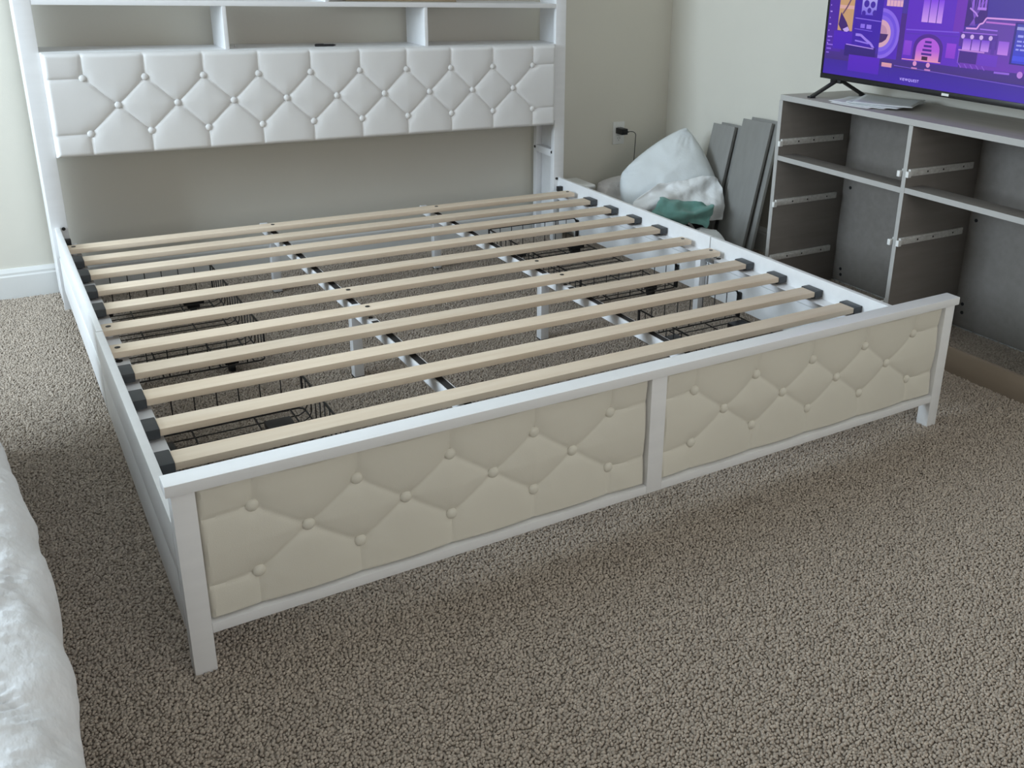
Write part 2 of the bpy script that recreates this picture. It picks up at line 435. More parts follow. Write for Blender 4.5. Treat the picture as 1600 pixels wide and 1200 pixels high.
# headboard with open shelves
yp = 2.154
for sd in (0, 1):
    def X(a, b): return (a, b) if sd == 0 else (W+0.0035-b, W+0.0035-a)
    box('headboard_post', WHITE, bed, *X(-0.0005, 0.050), yp, yp+0.020, 0, 1.42, 0.0018)
    sp_ = box('headboard_side', WHITE, bed, *X(0.000, 0.018), yp+0.020, 2.352, 0.02, 1.42, 0.001)
    box('side_stile', WMETAL, sp_, *X(0.018, 0.046), 2.322, 2.352, 0.0, 0.868, 0.001)
    box('side_stile', WMETAL, sp_, *X(0.018, 0.046), yp+0.0205, yp+0.036, 0.0, 0.868, 0.001)
    box('side_crossbar', WMETAL, sp_, *X(0.018, 0.048), yp+0.036, 2.322, 0.392, 0.424, 0.001)
    for yy in (yp+0.029, 2.337):
        xb_ = X(0.046, 0.0485)
        MB().cyl((xb_[0], yy, 0.412), (xb_[1], yy, 0.412), 0.0062, 12).build('side_bolt', BLACK, sp_, smooth='auto')
    xb_ = X(0.052, 0.0)[0]
    MB().cyl((X(0.036, .036)[0], yp-0.004, 0.297), (X(0.036, .036)[0], yp, 0.297), 0.006, 12).build('post_bolt', BOLT, bed, smooth='auto')
box('shelf_board', WHITE, bed, 0.018, W-0.0145, yp+0.0005, 2.346, 0.868, 0.886, 0.001)
box('shelf_board', WHITE, bed, 0.0500, W-0.0470, yp+0.0005, 2.346, 1.0330, 1.0500, 0.001)
box('shelf_board', WHITE, bed, 0.0500, W-0.0470, yp+0.0005, 2.346, 1.3800, 1.3980, 0.001)
box('shelf_divider', WHITE, bed, 0.6280, 0.6420, yp+0.001, 2.346, 0.886, 1.0330, 0.0008)
box('shelf_divider', WHITE, bed, 1.3850, 1.3990, yp+0.001, 2.346, 0.886, 1.0330, 0.0008)
box('shelf_divider', WHITE, bed, 0.9960, 1.0100, yp+0.001, 2.346, 1.0500, 1.3800, 0.0008)
box('headboard_backing', WHITE, bed, 0.0490, W-0.046, yp+0.0005, yp+0.014, 0.560, 0.868, 0)
tufted('headboard_cushion', LEATHER, bed, 0.0505, 1.9725, 0.5415, 0.8850, yp, 0.024,
       ([(0.162+k*0.1885, 0.8020) for k in range(10)], [(0.257+k*0.1885, 0.7105) for k in range(9)], [(0.162+k*0.1885, 0.6190) for k in range(10)]),
       0.0065, 0.016, 0.0042, plump=0.022, groove=0.0026)

# ------------------------------------------------------------------ wire storage baskets on casters, under the bed
def basket(y0, y1, side, label, pull=0.0, bare=False):
    xi, xo = (0.463, 0.030) if side == 0 else (W-0.463, W-0.030)
    sg = 1 if side == 0 else -1
    zb_, zt_ = 0.056, 0.156
    t = thing('storage_drawer', label, 'drawer', ((xi+xo)/2, (y0+y1)/2, 0), 'wire storage drawers under the bed frame')
    ya, yb2 = (0.050, 1.050) if y0 < 0.5 else (1.060, 2.140)
    fo = 0.0082 if y0 < 0.5 else 0.0112
    fx = (fo, 0.0245) if side == 0 else (W-0.0245, W-fo)
    box('drawer_front', WHITE, t, fx[0]-sg*pull, fx[1]-sg*pull, ya, yb2, 0.080, 0.1988, 0.0008)
    rr = 0.0017; cr = 0.022
    # rim: heavy wire around the top
    def arc(cx, cy, a0, a1, r, z, n=5):
        return [(cx+r*math.cos(a0+(a1-a0)*k/n), cy+r*math.sin(a0+(a1-a0)*k/n), z) for k in range(n+1)]
    xl, xh = min(xi, xo), max(xi, xo)
    loop = []
    r = 0.02
    for (cx, cy, a) in ((xh-r, y1-r, 0), (xl+r, y1-r, math.pi/2), (xl+r, y0+r, math.pi), (xh-r, y0+r, 1.5*math.pi)):
        loop += arc(cx, cy, a, a+math.pi/2, r, 0)
    pts = [(p[0], p[1], zb_) for p in loop]
    MB().tube(pts+[pts[0]], 0.0024, 6).build('bottom_rim', WIRE, t, smooth=True)
    # the top rim is open at the drawer front, where it drops into the corner uprights
    if side == 0:
        rim = [(xo+0.004, y0, zt_-0.016), (xo+0.008, y0, zt_-0.005), (xo+0.018, y0, zt_)]+arc(xi-r, y0+r, -math.pi/2, 0, r, zt_)+arc(xi-r, y1-r, 0, math.pi/2, r, zt_)+[(xo+0.018, y1, zt_), (xo+0.008, y1, zt_-0.005), (xo+0.004, y1, zt_-0.016)]
    else:
        rim = [(xo-0.004, y0, zt_-0.016), (xo-0.008, y0, zt_-0.005), (xo-0.018, y0, zt_)]+arc(xi+r, y0+r, 1.5*math.pi, math.pi, r, zt_)+arc(xi+r, y1-r, math.pi, math.pi/2, r, zt_)+[(xo-0.018, y1, zt_), (xo-0.008, y1, zt_-0.005), (xo-0.004, y1, zt_-0.016)]
    MB().tube(rim, 0.0031, 6).build('top_rim', WIRE, t, smooth=True)
    # bottom wires run across and bend up the inner wall
    g = MB(); n = int(round((y1-y0)/0.040))
    for k in range(1, n):
        y = y0+(y1-y0)*k/n
        pts = [(xo+sg*0.004, y, zb_-0.002)]
        pts += [(xi-sg*cr, y, zb_-0.002), (xi-sg*cr*0.3, y, zb_+cr*0.28), (xi, y, zb_+cr), (xi, y, zt_)]
        g.tube(pts, rr, 5)
    g.build('bent_wires', WIRE, t, smooth=True)
    g = MB()
    for f in (0.34, 0.70, 0.92):
        x = xo+(xi-xo)*f
        g.tube([(x, y0, zb_), (x, y1, zb_)], 0.0023, 5)
    g.build('floor_bars', WIRE, t, smooth=True)
    for y in (y0, y1):
        g = MB(); m = 8
        for k in range(1, m):
            x = xo+(xi-xo)*k/m
            g.tube([(x, y, zb_), (x, y, zt_)], rr, 5)
        g.build('end_wires', WIRE, t, smooth=True)
    for y in (y0+0.004, y1-0.004):
        box('corner_upright', BLACK, t, xo-0.0035, xo+0.0035, y-0.009, y+0.009, zb_, zt_-0.008, 0.001)
        box('inner_upright', BLACK, t, xi-0.002, xi+0.002, y-0.005, y+0.005, zb_+0.012, zt_, 0.0005)
    for y in (y0+0.085, y1-0.085):
        for x in (xi-sg*0.085, xo+sg*0.060):
            c = box('caster_plate', BLACK, t, x-0.034, x+0.034, y-0.026, y+0.026, zb_-0.006, zb_+0.012, 0.003)
            box('caster_housing', BLACK, c, x-0.020, x+0.020, y-0.017, y+0.017, 0.030, zb_-0.006, 0.003)
            MB().cyl((x-0.008, y, 0.020), (x+0.008, y, 0.020), 0.020, 18).build('wheel', BLACK, c, smooth='auto')
    return t
basket(1.262, 1.990, 0, 'black wire storage drawer under the slats beside the headboard, window side', 0.003)
basket(0.145, 0.885, 0, 'black wire storage drawer behind the left half of the footboard')
basket(1.232, 1.975, 1, 'black wire storage drawer under the slats beside the laundry pile')
basket(0.130, 0.872, 1, 'black wire storage drawer behind the right half of the footboard')

# ------------------------------------------------------------------ small things on the headboard shelf
pen = thing('pen', 'slim black pen lying on the middle headboard shelf', 'pen', (1.0, 2.20, 0.886))
MB().cyl((0.962, 2.205, 0.8905), (1.032, 2.207, 0.8905), 0.0042, 10).build('barrel', BLACK, pen, smooth='auto')
MB().cyl((1.032, 2.207, 0.8905), (1.042, 2.2073, 0.8905), 0.0042, 10, 0.0012).build('tip', BLACK, pen, smooth='auto')
box('clip', BLACK, pen, 0.965, 0.995, 2.2045, 2.2065, 0.8940, 0.8962, 0.0003)
sc = thing('shelf_bracket', 'tiny silver bracket lying beside the left shelf divider', 'bracket', (0.665, 2.22, 0.886))
box('plate', STEEL, sc, 0.648, 0.676, 2.210, 2.222, 0.886, 0.8885, 0.0006)
box('lip', STEEL, sc, 0.674, 0.6765, 2.210, 2.222, 0.8885, 0.8960, 0.0004)
cb = thing('cardboard_box', 'tan cardboard box on the upper headboard shelf', 'box', (1.3, 2.27, 1.05))
box('carton', CARD, cb, 1.10, 1.56, 2.235, 2.335, 1.0502, 1.16, 0.002)
box('flap', CARD, cb, 1.10, 1.56, 2.234, 2.286, 1.1602, 1.1632, 0.0008)

# ------------------------------------------------------------------ outlet, charger
ot = thing('wall_outlet', 'white duplex wall outlet above the laundry pile', 'outlet', (2.482, YB, 0.43))
box('cover_plate', PLASTW, ot, 2.449, 2.516, YB-0.0055, YB, 0.380, 0.490, 0.002)
for zc in (0.461, 0.409):
    r = box('receptacle', PLASTW, ot, 2.466, 2.499, YB-0.0075, YB-0.005, zc-0.015, zc+0.015, 0.002)
    for dx, hh in ((-0.006, 0.005), (0.006, 0.0042)):
        box('slot', SLOT, r, 2.4825+dx-0.001, 2.4825+dx+0.001, YB-0.0078, YB-0.0073, zc+0.001-hh, zc+0.001+hh, 0)
    MB().cyl((2.4825, YB-0.0078, zc-0.009), (2.4825, YB-0.0073, zc-0.009), 0.0022, 10).build('slot', SLOT, r)
ch = thing('phone_charger', 'black plug-in charger with thin cord in the wall outlet', 'charger', (2.482, YB-0.03, 0.44))
box('adapter', BLACK, ch, 2.463, 2.499, YB-0.062, YB-0.0078, 0.4345, 0.4635, 0.003)
MB().cyl((2.497, YB-0.055, 0.4480), (2.508, YB-0.055, 0.4465), 0.0045, 10, 0.003).build('strain_relief', BLACK, ch, smooth='auto')
pts = []
for k in range(25):
    f = k/24
    a = min(1, f*3.2)
    pts.append((2.507+0.048*math.sin(a*math.pi/2), YB-0.055+0.02*f, 0.4468-0.022*(1-math.cos(a*math.pi/2))-max(0, f-0.31)*0.40+0.003*math.sin(a*math.pi)))
MB().tube(pts, 0.0019, 7).build('cord', BLACK, ch, smooth=True)

# ------------------------------------------------------------------ laundry pile in the corner
def fbm(p, s, o=3):
    return noise.fractal(Vector(p)*s, 1.0, 2.0, o)
def wrinkle(p, s):
    return 1-abs(noise.noise(Vector(p)*s))*2
def pillow(name, m, corners, thick, bulge, label, cat, wr=0.006, seed=0, n=44, up=None):
    """stuffed pillow spanned by four corner points TL, TR, BR, BL"""
    TL, TR, BR, BL = [Vector(c) for c in corners]
    nrm = (TR-BL).cross(TL-BR).normalized()
    ctr = (TL+TR+BR+BL)/4
    b = MB()
    def surf(sgn):
        def fn(u, v):
            a, c = u*2-1, v*2-1
            p = (BL*(1-u)+BR*u)*(1-v)+(TL*(1-u)+TR*u)*v
            # sides swell outward between the corners
            out = (p-ctr)
            p = p+out*bulge*((1-a*a)*c**4*1.0+(1-c*c)*a**4*1.0)
            t = ((1-a**2)*(1-c**2))
            h = thick*(max(t, 0)**0.42)
            q = p+nrm*sgn*h
            e = max(t, 0)**0.25
            q += nrm*sgn*e*wr*(1.4*fbm(q+Vector((seed, 0, 0)), 7)+0.9*wrinkle(q+Vector((0, seed, 0)), 9))
            # gathers radiating from the corners
            cr = max(0, abs(a)+abs(c)-1.15)
            q += nrm*sgn*cr*0.012*math.sin(26*math.atan2(1.05-abs(a), 1.05-abs(c)))*min(1, t*30)
            return q
        return fn
    b.grid(surf(1), n, n); b.grid(surf(-1), n, n)
    bmesh.ops.remove_doubles(b.bm, verts=b.bm.verts[:], dist=0.0006)
    o = b.build(name, m, None, smooth=True)
    return tag(o, label, cat)
def drape(name, m, ctrl, label, cat, fold=0.008, fs=9, thick=0.004, nu=60, nv=44, seed=0.0, ridge=0.0, rdir=(1, 0.4)):
    R_ = len(ctrl); C_ = len(ctrl[0])
    P = [[Vector(c) for c in r] for r in ctrl]
    def cat4(p0, p1, p2, p3, t):
        return 0.5*((2*p1)+(-p0+p2)*t+(2*p0-5*p1+4*p2-p3)*t*t+(-p0+3*p1-3*p2+p3)*t**3)
    def sp(row, t):
        k = min(int(t*(len(row)-1)), len(row)-2); f = t*(len(row)-1)-k
        g = lambda i: row[max(0, min(len(row)-1, i))]
        return cat4(g(k-1), g(k), g(k+1), g(k+2), f)
    nrm = (P[0][-1]-P[-1][0]).cross(P[0][0]-P[-1][-1]).normalized()
    if nrm.y > 0: nrm = -nrm
    b = MB()
    def fn(u, v):
        uu = u+0.02*noise.noise(Vector((v*5, seed, 0)))*(1 if 0 < u < 1 else 1)
        p = sp([sp(r, u) for r in P], v)
        p += Vector((0.008*noise.noise(Vector((v*6, seed, 3))), 0, 0.008*noise.noise(Vector((u*6, seed, 7)))))
        p += nrm*(fold*(fbm(p+Vector((seed, seed, 0)), fs)+0.8*wrinkle(p+Vector((seed, 0, 5)), fs*0.8)))
        if ridge: p += nrm*ridge*math.sin((u*rdir[0]+v*rdir[1])*9+2*noise.noise(Vector((u*2, v*2, seed))))
        return p
    b.grid(fn, nu, nv)
    o = b.build(name, m, None, smooth=True)
    md = o.modifiers.new('hem', 'SOLIDIFY'); md.thickness = thick; md.offset = 0
    return tag(o, label, cat)
def lump(name, m, c, r, label, cat, wr=0.10, s=6, seed=0.0, n=48):
    b = MB()
    def fn(u, v):
        a = 2*math.pi*u; e = math.pi*(v-0.5)
        d = Vector((math.cos(a)*math.cos(e), math.sin(a)*math.cos(e), math.sin(e)))
        k = 1+wr*fbm(d+Vector((seed, seed*2, 0)), 1.6)+wr*0.7*wrinkle(d+Vector((seed, 0, seed)), 2.6)
        sgn = lambda t: math.copysign(abs(t)**0.8, t)
        p = Vector((c[0]+r[0]*sgn(d.x)*k, c[1]+r[1]*sgn(d.y)*k, c[2]+r[2]*sgn(d.z)*k))
        p.z = max(p.z, 0.002); return p
    b.grid(fn, n, n//2+1, closed_u=True)
    bmesh.ops.remove_doubles(b.bm, verts=b.bm.verts[:], dist=0.0004)
    return tag(b.build(name, m, None, smooth=True), label, cat)

lump('duffel_bag', DARK, (2.53, 1.80, 0.055), (0.055, 0.055, 0.052), 'charcoal fabric bag squashed under the white sheet beside the leaning boards', 'bag', 0.08, seed=2)
pillow('pillow', PILLOW, ((2.300, 2.075, 0.310), (2.602, 2.000, 0.514), (2.640, 1.740, 0.190), (2.285, 1.945, 0.110)), 0.064, 0.15,
       'large pale mint pillow standing with one corner up against the wall', 'pillow', 0.007, 1.0)
pillow('pillow', PINK, ((2.295, 2.27, 0.225), (2.47, 2.30, 0.24), (2.47, 2.17, 0.05), (2.265, 2.13, 0.06)), 0.050, 0.08,
       'blush white pillow slumped on the floor between bed rail and mint pillow', 'pillow', 0.016, 4.0)
pillow('pillow', SHEET, ((2.405, 1.725, 0.078), (2.555, 1.670, 0.078), (2.515, 1.545, 0.062), (2.365, 1.600, 0.062)), 0.052, 0.10,
       'small white pillow flat on the carpet below the green towel', 'pillow', 0.012, 9.0)
drape('bed_sheet', SHEET, [[(2.366, 1.860, 0.300), (2.447, 1.825, 0.314), (2.540, 1.790, 0.329), (2.613, 1.755, 0.322)],
                           [(2.272, 1.850, 0.261), (2.391, 1.800, 0.270), (2.514, 1.765, 0.270), (2.616, 1.725, 0.264)],
                           [(2.197, 1.830, 0.229), (2.336, 1.765, 0.230), (2.487, 1.720, 0.211), (2.603, 1.695, 0.210)],
                           [(2.220, 1.810, 0.184), (2.332, 1.755, 0.164), (2.484, 1.710, 0.147), (2.593, 1.685, 0.150)]],
      'crumpled white bed sheet spilling over the lower half of the mint pillow', 'sheet', 0.018, 9, 0.005, seed=3.3, ridge=0.011, rdir=(1.2, 0.9))
drape('towel', GREEN, [[(2.288, 1.760, 0.258), (2.374, 1.730, 0.244), (2.449, 1.705, 0.236), (2.508, 1.680, 0.226)],
                       [(2.231, 1.715, 0.226), (2.310, 1.670, 0.232), (2.401, 1.655, 0.210), (2.513, 1.660, 0.222)],
                       [(2.211, 1.698, 0.209), (2.315, 1.660, 0.188), (2.399, 1.640, 0.194), (2.493, 1.642, 0.186)],
                       [(2.255, 1.680, 0.192), (2.336, 1.665, 0.168), (2.419, 1.652, 0.154), (2.464, 1.640, 0.134)]],
      'sea green towel crumpled in front of the mint pillow', 'towel', 0.009, 10, 0.008, seed=8.1, ridge=0.010, rdir=(0.5, 1.2))
lump('clothes', DARK, (2.295, 1.665, 0.074), (0.072, 0.055, 0.080), 'dark clothes heaped beneath the green towel', 'clothes', 0.14, seed=5)
st = thing('bag_strap', 'grey webbing strap looped over the dark clothes', 'strap', (2.33, 1.68, 0.13))
def ribbon(path, wdt, name):
    b = MB(); rows = []
    for i, p in enumerate(path):
        p = Vector(p)
        t = (Vector(path[min(i+1, len(path)-1)])-Vector(path[max(i-1, 0)])).normalized()
        sd = t.cross(Vector((0.2, -0.4, 0.9))).normalized()
        rows.append([b.bm.verts.new(p+sd*wdt/2), b.bm.verts.new(p-sd*wdt/2)])
    for i in range(len(rows)-1):
        b.bm.faces.new((rows[i][0], rows[i][1], rows[i+1][1], rows[i+1][0]))
    o = b.build(name, MIDG, st, smooth=True)
    m_ = o.modifiers.new('t', 'SOLIDIFY'); m_.thickness = 0.003
ribbon([(2.262+0.105*f, 1.622-0.006*f, 0.180-0.026*f+0.005*math.sin(f*6)) for f in [k/14 for k in range(15)]], 0.026, 'webbing')
ribbon([(2.350+0.030*f, 1.622-0.02*f, 0.176-0.030*f+0.004*math.sin(f*5)) for f in [k/10 for k in range(11)]], 0.024, 'webbing')
wb = thing('plastic_bin', 'white rounded plastic bin behind the bed rail by the wall', 'bin', (2.12, 2.24, 0))
MB().box(2.105, 2.200, 2.15, 2.31, 0.0, 0.242, 0.022, 4).build('bin_body', PLASTW, wb, smooth='auto')
MB().box(2.100, 2.205, 2.145, 2.315, 0.234, 0.252, 0.008, 3).build('bin_lid', PLASTW, wb, smooth='auto')

# ------------------------------------------------------------------ loose drawer fronts leaning on the wall
def leaning(y0, y1, length, ang, xtop, twist, label):
    t = thing('drawer_front_board', label, 'board', (xtop-0.1, (y0+y1)/2, 0), 'loose grey drawer fronts leaning on the wall')
    th = 0.016
    a = math.radians(ang)
    # local frame: board stands on z=0, leans towards +x
    foot = xtop-math.sin(a)*length
    mt = Matrix.Translation((foot, (y0+y1)/2, 0)) @ Matrix.Rotation(a, 4, 'Y') @ Matrix.Rotation(math.radians(twist), 4, 'X')
    mt = Matrix.Translation((0, 0, abs(math.sin(math.radians(twist)))*(y1-y0)/2+0.001+math.sin(a)*0.0)) @ mt
    h = (y1-y0)/2
    MB().box(-th, -0.0012, -h, h, 0, length, 0.0012, 2, mt).build('board_face', BOARD, t, smooth='auto')
    MB().box(-0.0012, 0.0, -h+0.001, h-0.001, 0.001, length-0.001, 0, 1, mt).build('board_back', BOARDEDGE, t)
    return t
leaning(1.540, 1.726, 0.600, 13.0, 2.738, -1.5, 'long grey drawer front leaning nearest the dresser, in front of its twin')
leaning(1.515, 1.695, 0.608, 12.0, 2.762, -1.5, 'long grey drawer front tucked behind its twin beside the dresser')
leaning(1.784, 1.936, 0.547, 12.6, 2.738, -1.2, 'shorter grey drawer front leaning beside the mint pillow')
leaning(1.757, 1.905, 0.552, 11.6, 2.762, -1.2, 'shorter grey drawer front tucked behind the one beside the mint pillow')

# ------------------------------------------------------------------ dresser without its drawers
XD, XB = 2.372, 2.757
dr = thing('dresser', 'grey wooden dresser with empty drawer openings under the television', 'dresser', ((XD+XB)/2, 0.53, 0))
YL, YR = 1.150, -0.095
zT = 0.785
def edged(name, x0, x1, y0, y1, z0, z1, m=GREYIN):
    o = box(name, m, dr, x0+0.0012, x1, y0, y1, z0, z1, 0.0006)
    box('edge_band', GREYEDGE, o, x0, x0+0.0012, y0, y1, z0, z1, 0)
    return o
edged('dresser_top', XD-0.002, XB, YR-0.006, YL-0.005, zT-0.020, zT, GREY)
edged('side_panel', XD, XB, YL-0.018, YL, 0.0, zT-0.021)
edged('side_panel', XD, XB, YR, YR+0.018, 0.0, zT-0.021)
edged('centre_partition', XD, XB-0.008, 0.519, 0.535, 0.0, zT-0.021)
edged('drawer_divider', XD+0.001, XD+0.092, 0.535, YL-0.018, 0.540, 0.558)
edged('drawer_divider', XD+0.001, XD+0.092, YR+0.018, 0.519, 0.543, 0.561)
bk = box('back_panel', GREYIN, dr, XB-0.007, XB-0.001, YR+0.018, YL-0.018, 0.010, zT-0.021, 0)
for (hy, hz) in ((1.092, 0.405), (1.092, 0.062), (1.088, 0.038), (0.492, 0.412), (0.490, 0.098), (0.486, 0.066)):
    MB().cyl((XB-0.0085, hy, hz), (XB-0.0068, hy, hz), 0.0065, 12).build('peg_hole', BLACK, bk)
box('plinth', TAN, dr, XD+0.001, XD+0.014, YR+0.018, YL-0.018, 0.0, 0.088, 0.0008)
for (ys_, sgn, tops) in ((YL-0.018, -1, (0.600, 0.365, 0.142)), (0.535, 1, (0.600, 0.365, 0.142)), (0.519, -1, (0.603, 0.368)), (YR+0.018, 1, (0.603, 0.368, 0.142))):
    for z in tops:
        y0_, y1_ = sorted((ys_, ys_+sgn*0.010))
        s = MB().box(XD+0.006, XD+0.335, y0_, y1_, z-0.004, z+0.020, 0.002, 2).build('drawer_slide', SLIDE, dr, smooth='auto')
        y2_, y3_ = sorted((ys_+sgn*0.010, ys_+sgn*0.013))
        box('slide_runner', SLIDE, s, XD+0.004, XD+0.20, y2_, y3_, z+0.002, z+0.014, 0.0005)
        y4_, y5_ = sorted((ys_+sgn*0.004, ys_+sgn*0.016))
        box('slide_clip', CLIP, s, XD-0.010, XD+0.006, y4_, y5_, z-0.006, z+0.014, 0.0015)
        for fx in (0.09, 0.17, 0.28):
            y6_ = ys_+sgn*0.0138 if fx < .19 else ys_+sgn*0.0103
            MB().cyl((XD+fx, ys_+sgn*0.009, z+0.008), (XD+fx, y6_, z+0.008), 0.0035, 8).build('slide_screw', BOLT, s)

# ------------------------------------------------------------------ papers on the dresser
pp = thing('envelope_stack', 'stack of white papers and grey envelopes on the dresser below the television', 'papers', (2.55, 0.9, zT))
def sheet_(name, m, quad, z, th, sag=0.0, seed=0):
    b = MB()
    q = [Vector((*p, 0)) for p in quad]
    def fn(u, v):
        p = (q[0]*(1-u)+q[1]*u)*(1-v)+(q[3]*(1-u)+q[2]*u)*v
        p.z = z+sag*(abs(u-0.5)*2)**3*(0.5+0.5*noise.noise(Vector((u*2, v*2, seed))))
        return p
    b.grid(fn, 14, 10)
    o = b.build(name, m, pp, smooth=True)
    m_ = o.modifiers.new('t', 'SOLIDIFY'); m_.thickness = th; m_.offset = 1
sheet_('paper', PAPER, ((2.385, 0.905), (2.40, 0.74), (2.62, 0.80), (2.60, 1.01)), zT+0.0010, 0.0008, 0.003, 1)
sheet_('paper', PAPER, ((2.40, 0.93), (2.43, 0.70), (2.64, 0.74), (2.61, 0.985)), zT+0.0035, 0.0008, 0.002, 2)
sheet_('envelope', PAPER2, ((2.415, 0.86), (2.455, 0.665), (2.70, 0.74), (2.64, 0.97)), zT+0.0070, 0.0022, 0.002, 3)
sheet_('envelope', PAPER2, ((2.405, 0.82), (2.50, 0.640), (2.71, 0.755), (2.625, 0.96)), zT+0.0115, 0.0022, 0.003, 4)

# ------------------------------------------------------------------ television
TX, TY, TZ, TW, TH = 2.500, 1.082, 0.850, 1.120, 0.645
tv = thing('television', 'black flat television showing a purple city scene on the dresser', 'television', (TX+0.03, TY-TW/2, zT))
def T(s_, t_): return (TY-s_, TZ+t_)
bz = 0.010
fr = MB()
fr.box(TX, TX+0.03, TY-TW, TY, TZ, TZ+0.019, 0.002).box(TX, TX+0.03, TY-TW, TY, TZ+TH-bz, TZ+TH, 0.002)
fr.box(TX, TX+0.03, TY-bz, TY, TZ+0.019, TZ+TH-bz, 0.002).box(TX, TX+0.03, TY-TW, TY-TW+bz, TZ+0.019, TZ+TH-bz, 0.002)
fr.build('bezel', TVBLK, tv, smooth='auto')
MB().box(TX+0.012, TX+0.050, TY-TW+0.02, TY-0.02, TZ+0.02, TZ+TH-0.02, 0.006).build('rear_housing', BLACK, tv, smooth='auto')
MB().box(TX+0.03, TX+0.075, TY-TW+0.15, TY-0.15, TZ+0.03, TZ+TH*0.6, 0.012).build('electronics_bulge', BLACK, tv, smooth='auto')
for cy in (TY-0.070, TY-TW+0.10):
    lg = MB()
    for dx, dy in ((-0.085, 0.030), (0.165, 0.0)):
        a = Vector((TX+0.018, cy-0.01, TZ+0.002)); e = Vector((TX+dx, cy+dy*0.6, zT+0.004))
        d = (e-a); mt = Matrix.Translation((a+e)/2) @ d.to_track_quat('Z', 'Y').to_matrix().to_4x4()
        lg.box(-0.009, 0.009, -0.005, 0.005, -d.length/2, d.length/2, 0.002, 2, mt)
        lg.box(e.x-0.014, e.x+0.014, e.y-0.008, e.y+0.008, zT, zT+0.007, 0.002)
    lg.box(TX+0.004, TX+0.032, cy-0.03, cy+0.02, TZ-0.012, TZ+0.002, 0.002)
    lg.build('stand_leg', BLACK, tv, smooth='auto')
box('badge', PLASTW, tv, TX-0.0010, TX, TY-0.583, TY-0.555, TZ+0.005, TZ+0.013, 0)
# picture on the screen: flat print, colours in a face attribute, lit by the panel itself
SCR = bpy.data.materials.new('screen_picture'); SCR.use_nodes = True
nn = SCR.node_tree.nodes; ll = SCR.node_tree.links
b_ = nn['Principled BSDF']; b_.inputs['Base Color'].default_value = (0.01, 0.01, 0.012, 1); b_.inputs['Roughness'].default_value = 0.3
ca = nn.new('ShaderNodeVertexColor'); ca.layer_name = 'picture'
ll.new(ca.outputs['Color'], b_.inputs['Emission Color']); b_.inputs['Emission Strength'].default_value = 0.85
def lin(c): return tuple(((v/255)/12.92 if v/255 <= 0.04045 else ((v/255+0.055)/1.055)**2.4) for v in c)
polys = []   # (points in (s,t), colours per point)
def poly(pts, col):
    cs = [lin(col)]*len(pts) if not isinstance(col, list) else [lin(c) for c in col]
    polys.append((pts, cs))
def rect(s0, t0, s1, t1, col, col_top=None):
    poly([(s0, t0), (s1, t0), (s1, t1), (s0, t1)], col if col_top is None else [col, col, col_top, col_top])
def disc(s, t, r, col, a0=0, a1=2*math.pi, rs=1.0, n=36):
    poly([(s+r*rs*math.cos(a0+(a1-a0)*k/n), t+r*math.sin(a0+(a1-a0)*k/n)) for k in range(n+1)], col)
def line(pts, w_, col):
    for (a, b), (c, d) in zip(pts[:-1], pts[1:]):
        L_ = math.hypot(c-a, d-b); nx, ny = -(d-b)/L_*w_/2, (c-a)/L_*w_/2
        poly([(a+nx, b+ny), (c+nx, d+ny), (c-nx, d-ny), (a-nx, b-ny)], col)
S1, T0, T1 = TW-0.010, 0.019, TH-bz
rect(0.010, T0, S1, T1, (70, 25, 175), (66, 60, 140))                    # ground to dusk sky
rect(0.010, T0, S1, 0.072, (64, 24, 178), (60, 28, 160))                 # blue-violet street
rect(0.010, 0.072, S1, 0.110, (66, 36, 130), (70, 34, 150))
line([(0.34, 0.079), (S1, 0.060)], 0.0022, (120, 84, 210))
# left block of towers
rect(0.010, 0.100, 0.085, T1, (78, 30, 170), (70, 34, 160))
for k in range(16):
    rect(0.016, 0.125+k*0.022, 0.020+0.006*(k % 2), 0.129+k*0.022, (190, 160, 250))
for k in range(5):
    rect(0.016, 0.092+k*0.014, 0.030+0.008*((k*7) % 3), 0.096+k*0.014, (150, 110, 240))
rect(0.060, 0.175, 0.130, T1, (205, 160, 120), (214, 170, 110))          # tan banner
rect(0.060, 0.250, 0.130, 0.262, (226, 176, 170))
line([(0.115, 0.290), (0.095, 0.255), (0.078, 0.232)], 0.006, (110, 70, 110))
poly([(0.070, 0.238), (0.100, 0.205), (0.120, 0.176), (0.085, 0.168), (0.062, 0.195)], (64, 26, 116))
poly([(0.085, 0.180), (0.108, 0.190), (0.118, 0.178), (0.100, 0.168)], (200, 170, 245))
rect(0.045, 0.110, 0.145, 0.172, (72, 18, 190), (80, 24, 196))
rect(0.135, 0.128, 0.262, T1, (62, 14, 176), (56, 26, 160))              # poster tower
rect(0.165, 0.235, 0.232, 0.300, (120, 96, 230), (190, 180, 250))
for (a, b, c) in ((0.185, 0.272, 0.012), (0.214, 0.270, 0.011), (0.200, 0.250, 0.009), (0.176, 0.240, 0.009), (0.226, 0.243, 0.010)):
    disc(a, b, c, (64, 26, 170))
line([(0.140, 0.222), (0.260, 0.217)], 0.003, (140, 110, 240))
rect(0.168, 0.190, 0.188, 0.204, (140, 110, 240)); rect(0.196, 0.189, 0.218, 0.203, (150, 120, 245))
line([(0.142, 0.186), (0.225, 0.182)], 0.0025, (120, 90, 230))
line([(0.150, 0.166), (0.175, 0.166), (0.200, 0.152), (0.225, 0.140), (0.245, 0.120)], 0.009, (160, 130, 245))
line([(0.150, 0.146), (0.215, 0.140)], 0.005, (150, 120, 245))
